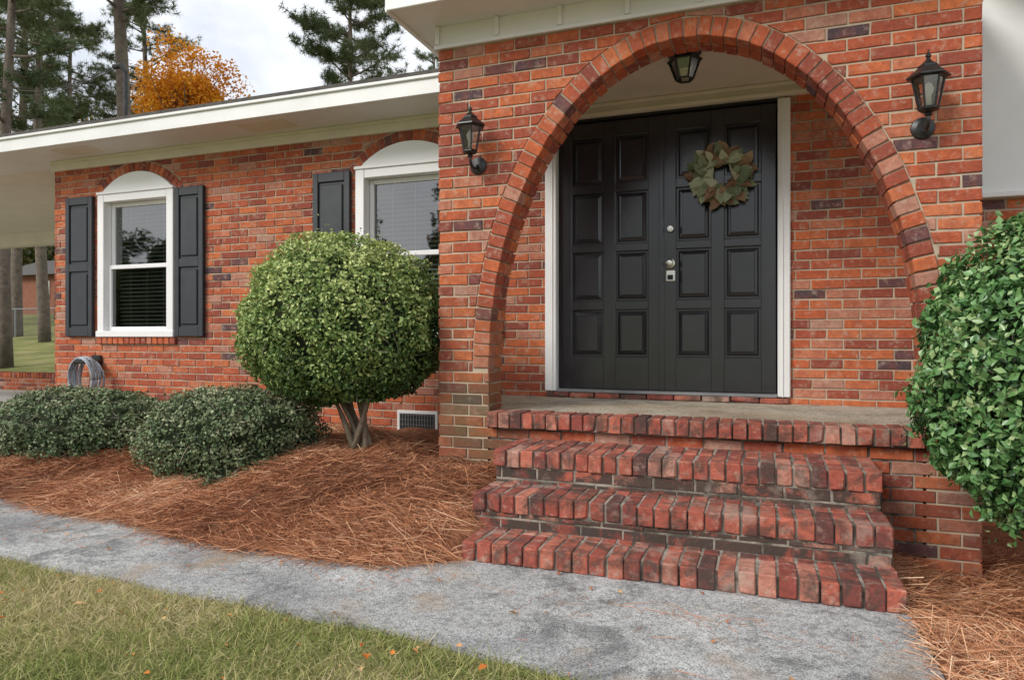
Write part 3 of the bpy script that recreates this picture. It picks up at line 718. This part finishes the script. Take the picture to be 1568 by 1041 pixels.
# ================================================================ TREES
def tufts(P,g,L,W,k=12,up=.25):
    n=len(P); Pk=np.repeat(P,k,0); Dr=nrm(g.normal(size=(n*k,3))+[0,0,up])
    S=nrm(np.cross(Dr,g.normal(size=(n*k,3))))
    l=(L*g.uniform(.6,1.2,n*k))[:,None]
    V=np.stack([Pk-S*W/2,Pk+S*W/2,Pk+Dr*l],1).reshape(-1,3); return V,np.arange(n*k*3).reshape(-1,3)
def pine(x,y,h,cb,cr,tr,seed,limbs=34,dens=1.0):
    e=empty('pine_tree'); g=np.random.default_rng(seed); z0=gz(x,y)-.1; mb=MB()
    ph=g.uniform(0,6); wob=lambda z:(x+.12*math.sin(z*.35+ph),y+.12*math.cos(z*.3+ph))
    zs=np.linspace(z0,h,16); mb.tube([(*wob(z),z) for z in zs],[tr*(1-.75*(z-z0)/(h-z0)) for z in zs],12)
    T=[]
    for i in range(limbs):
        t=(i+g.random())/limbs; z=cb+(h-cb)*t; az=g.uniform(0,6.28); ln=cr*(1-.62*t)*g.uniform(.55,1.1)*(.6+.4*min(1,t*5))
        cx,cy=wob(z); d=np.array([math.cos(az),math.sin(az),0])
        rise=g.uniform(-.1,.35)
        pts=[np.array([cx,cy,z])+d*ln*s+np.array([0,0,ln*(rise*s+.15*s*s)])+g.normal(0,.03,3)*s for s in(0,.3,.6,1)]
        mb.tube(pts,[.05*tr/.2,.035,.022,.01],5)
        for j in range(int(7*dens)+3):
            s=g.uniform(.35,1); p=np.array([np.interp(s,(0,.3,.6,1),[q[k] for q in pts]) for k in range(3)])
            dd=nrm((d*.8+g.normal(0,.7,3))[None])[0]; dd[2]=abs(dd[2])*.5+g.uniform(-.1,.3); l2=g.uniform(.25,.75)*cr/2.2
            e2=p+dd*l2; mb.tube([p,e2],[.014,.006],4)
            for q in range(int(5*dens)+2): T.append(p+dd*l2*g.uniform(.35,1.08)+g.normal(0,.07,3))
    mb.build('trunk_and_limbs',[m_bark],e,True)
    T=np.array(T); V,F=tufts(T,g,.24,.018,18); np_mesh('needles',V,F,np.repeat(.55+.2*sn(T,1.5,seed),18)+g.normal(0,.18,len(F)),m_pine,e)
pine(-17.6,11.6,13,3.8,2.3,.17,1)
pine(-23.8,16.8,15,5.2,2.6,.2,2)
pine(-28.5,21.5,14,5.5,3.0,.2,3)
pine(-17.7,14.8,17,9.0,2.8,.27,4)
pine(-28.8,25.6,18,9.4,3.2,.24,5)
pine(-27.6,18.6,18,7.0,3.0,.22,6)
pine(-14.9,22.2,15.5,9.0,2.7,.16,7,40,1.4)
pine(-17.3,34,15.5,9.5,2.6,.2,8,30,.8)
pine(-31,17.5,16,5,3,.22,9)
pine(-21,12.4,18,8,2.8,.2,10)
def broad(name,x,y,c,rad,seed,n,mat,sz=.16,lobes=46):
    e=empty(name); g=np.random.default_rng(seed); mb=MB(); z0=gz(x,y)-.1; c=np.array([x,y,c],float); rad=np.array(rad)
    mb.tube([(x,y,z0),(x+.1,y,z0+(c[2]-z0)*.5),(x,y,c[2])],[.2,.15,.08],10)
    C=[]
    for i in range(lobes):
        d=nrm(g.normal(size=(1,3)))[0]; p=c+d*rad*g.uniform(.3,1); s=np.array([x,y,c[2]-rad[2]*g.uniform(0,.8)])
        m=(s+p)/2+g.normal(0,.1,3); mb.tube([s,m,p],[.06,.035,.012],5); C.append((p,g.uniform(.35,.75)*rad[0]/2))
    mb.build('trunk_and_limbs',[m_bark],e,True)
    per=n//lobes; P=np.concatenate([p+nrm(g.normal(size=(per,3)))*s*g.random((per,1))**.45 for p,s in C]); m=len(P)
    Nn=nrm(g.normal(size=(m,3))+[0,0,.6]); T=nrm(np.cross(Nn,g.normal(size=(m,3)))); L=sz*g.uniform(.6,1.2,m)
    V,F=leaves(P,Nn,T,L,L*.8,.15); np_mesh('leaves',V,F,np.repeat(.5+.2*sn(P,1.5,seed)+g.normal(0,.2,m),2),mat,e)
broad('maple_tree',-23.7,23,9.8,(2.5,2.5,3.0),31,20000,m_maple,.14,80)
broad('oak_tree',-37,27,8.8,(3.6,3.6,4.6),32,15000,m_autumn,.22,60)
broad('oak_tree',-43,25,8.0,(3.6,3.6,4.8),33,15000,m_far,.22,60)
broad('oak_tree',-31,30,10.2,(3.0,3.0,4.2),34,13000,m_far,.22,60)
broad('oak_tree',-38,20,6.0,(2.8,2.8,3.4),35,12000,m_autumn,.2,50)
def mass(name,x0,x1,y0,y1,zt,nc,seed,mat,sz):
    g=np.random.default_rng(seed); P=[]; e=empty(name); mb=MB()
    for i in range(nc):
        x=g.uniform(x0,x1);y=g.uniform(y0,y1);z=gz(x,y); h=zt*g.uniform(.55,1.1)
        mb.tube([(x,y,z-.2),(x,y,z+h)],[.22,.08],7)
        for j in range(14):
            s=g.uniform(.8,2.0); c=np.array([x,y,z+h*g.uniform(.3,1)])+g.normal(0,1.3,3)
            P.append(c+nrm(g.normal(size=(170,3)))*s*g.random((170,1))**.5)
    P=np.concatenate(P); m=len(P); Nn=nrm(g.normal(size=(m,3))+[0,0,.5]); T=nrm(np.cross(Nn,g.normal(size=(m,3)))); L=sz*g.uniform(.5,1.2,m)
    V,F=leaves(P,Nn,T,L,L*.5,.15); np_mesh('foliage',V,F,np.repeat(.45+.25*sn(P,.25,seed)+g.normal(0,.15,m),2),mat,e)
    mb.build('trunks',[m_bark],e)
mass('distant_trees',-95,-30,38,62,10,34,51,m_far,.55)
mass('distant_trees',-100,0,-62,-48,14,34,52,m_far,.7)
mb=MB()
fx=np.linspace(-40,-12,12)
for x in fx: mb.tube([(x,18.2,gz(x,18.2)-.1),(x,18.2,gz(x,18.2)+1.15)],.03,8)
zf=gz(0,18.2); mb.tube([(-40,18.2,zf+1.1),(-12,18.2,zf+1.1)],.02,8)
x=-40
while x<-12:
    for sg in(-1,1):
        a=x if sg>0 else x+1.05
        mb.tube([(a,18.2,zf+.03),(a+sg*1.05,18.2,zf+1.08)],.0045,3,cap=False)
    x+=.14
mb.build('chain_link_fence',[m_galv])
nh=empty('distant_house'); hx0,hy0=-50,32; hz=gz(0,33); mb=MB()
mb.box(hx0,hx0+13,hy0,hy0+7,hz-.3,hz+2.5,m=0); 
mb.add([(hx0-.5,hy0-.5,hz+2.5),(hx0+13.5,hy0-.5,hz+2.5),(hx0+13.5,hy0+7.5,hz+2.5),(hx0-.5,hy0+7.5,hz+2.5),(hx0-.5,hy0+3.5,hz+4),(hx0+13.5,hy0+3.5,hz+4)],[[0,1,5,4],[2,3,4,5],[0,3,4],[1,2,5],[0,1,2,3]],m=1)
for k in range(4): mb.box(hx0+1.2+k*3,hx0+2.4+k*3,hy0-.05,hy0+.01,hz+.9,hz+2.1,m=2); mb.box(hx0+1.3+k*3,hx0+2.3+k*3,hy0-.07,hy0-.051,hz+1,hz+2.0,m=3)
m_fb=simple('far_brick',(.30,.12,.07),(.22,.09,.06),3,.9)
mb.build('walls_and_roof',[m_fb,m_roof,m_white,m_dark],nh)
mb=MB(); mb.tube([(-6.62,5.6,1.9),(-6.62,5.6,2.93)],.022,10); mb.tube([(-6.62,5.6,2.92),(-6.66,5.58,2.99),(-6.74,5.55,2.97)],[.024,.034,.03],10)
for k,dz in enumerate((0,.05)):
    mb.tube([(-6.72-20.5*t,5.55+11*t,2.95+dz*.4-3.2*t*(1-t)+7.4*t+dz*t*4) for t in np.linspace(0,1,24)],.005,5)
mb.build('utility_mast',[m_cable])
# ================================================================ LIGHT / WORLD / CAMERA
S=Vector((-.50,-.72,.60)).normalized()
sd=D.lights.new('sun','SUN'); sd.energy=2.5; sd.angle=math.radians(22); sd.color=(1,.96,.89)
so=link(D.objects.new('sun',sd)); so.rotation_euler=(-S).to_track_quat('-Z','Y').to_euler()
wd=D.worlds.new('World'); SC.world=wd; wd.use_nodes=True; nt=wd.node_tree; nt.nodes.clear()
out=nt.nodes.new('ShaderNodeOutputWorld'); bg=nt.nodes.new('ShaderNodeBackground'); nt.links.new(bg.outputs[0],out.inputs[0])
sky=nt.nodes.new('ShaderNodeTexSky'); sky.sky_type='NISHITA'; sky.sun_disc=False
sky.sun_elevation=math.asin(S.z); sky.sun_rotation=math.atan2(S.x,S.y)
mp=nt.nodes.new('ShaderNodeMapping'); mp.inputs['Scale'].default_value=(1,1,2.6); nt.links.new(coord(nt,'Generated'),mp.inputs[0])
mask=ramp(nt,noise(nt,2.3,6,.6,.3,mp.outputs[0]),[(.30,.6),(.55,.98)])
cc=ramp(nt,noise(nt,4,6,.55,.2,mp.outputs[0]),[(.3,(.70,.74,.81)),(.7,(.98,.99,1.0))])
sc=nt.nodes.new('ShaderNodeVectorMath'); sc.operation='SCALE'; nt.links.new(cc,sc.inputs[0]); sc.inputs['Scale'].default_value=9.8
nt.links.new(mix(nt,mask,sky.outputs[0],sc.outputs[0]),bg.inputs[0]); bg.inputs[1].default_value=.135
cd=D.cameras.new('camera'); cam=link(D.objects.new('camera',cd)); cd.lens=24.0; cd.sensor_width=36; cd.clip_end=1000; cd.clip_start=.05; cd.shift_y=-.0035
cam.location=(0,0,0); cam.rotation_euler=(math.radians(90),0,math.radians(20.25)); SC.camera=cam
SC.view_settings.view_transform='Standard'; SC.view_settings.look='None'; SC.view_settings.exposure=0
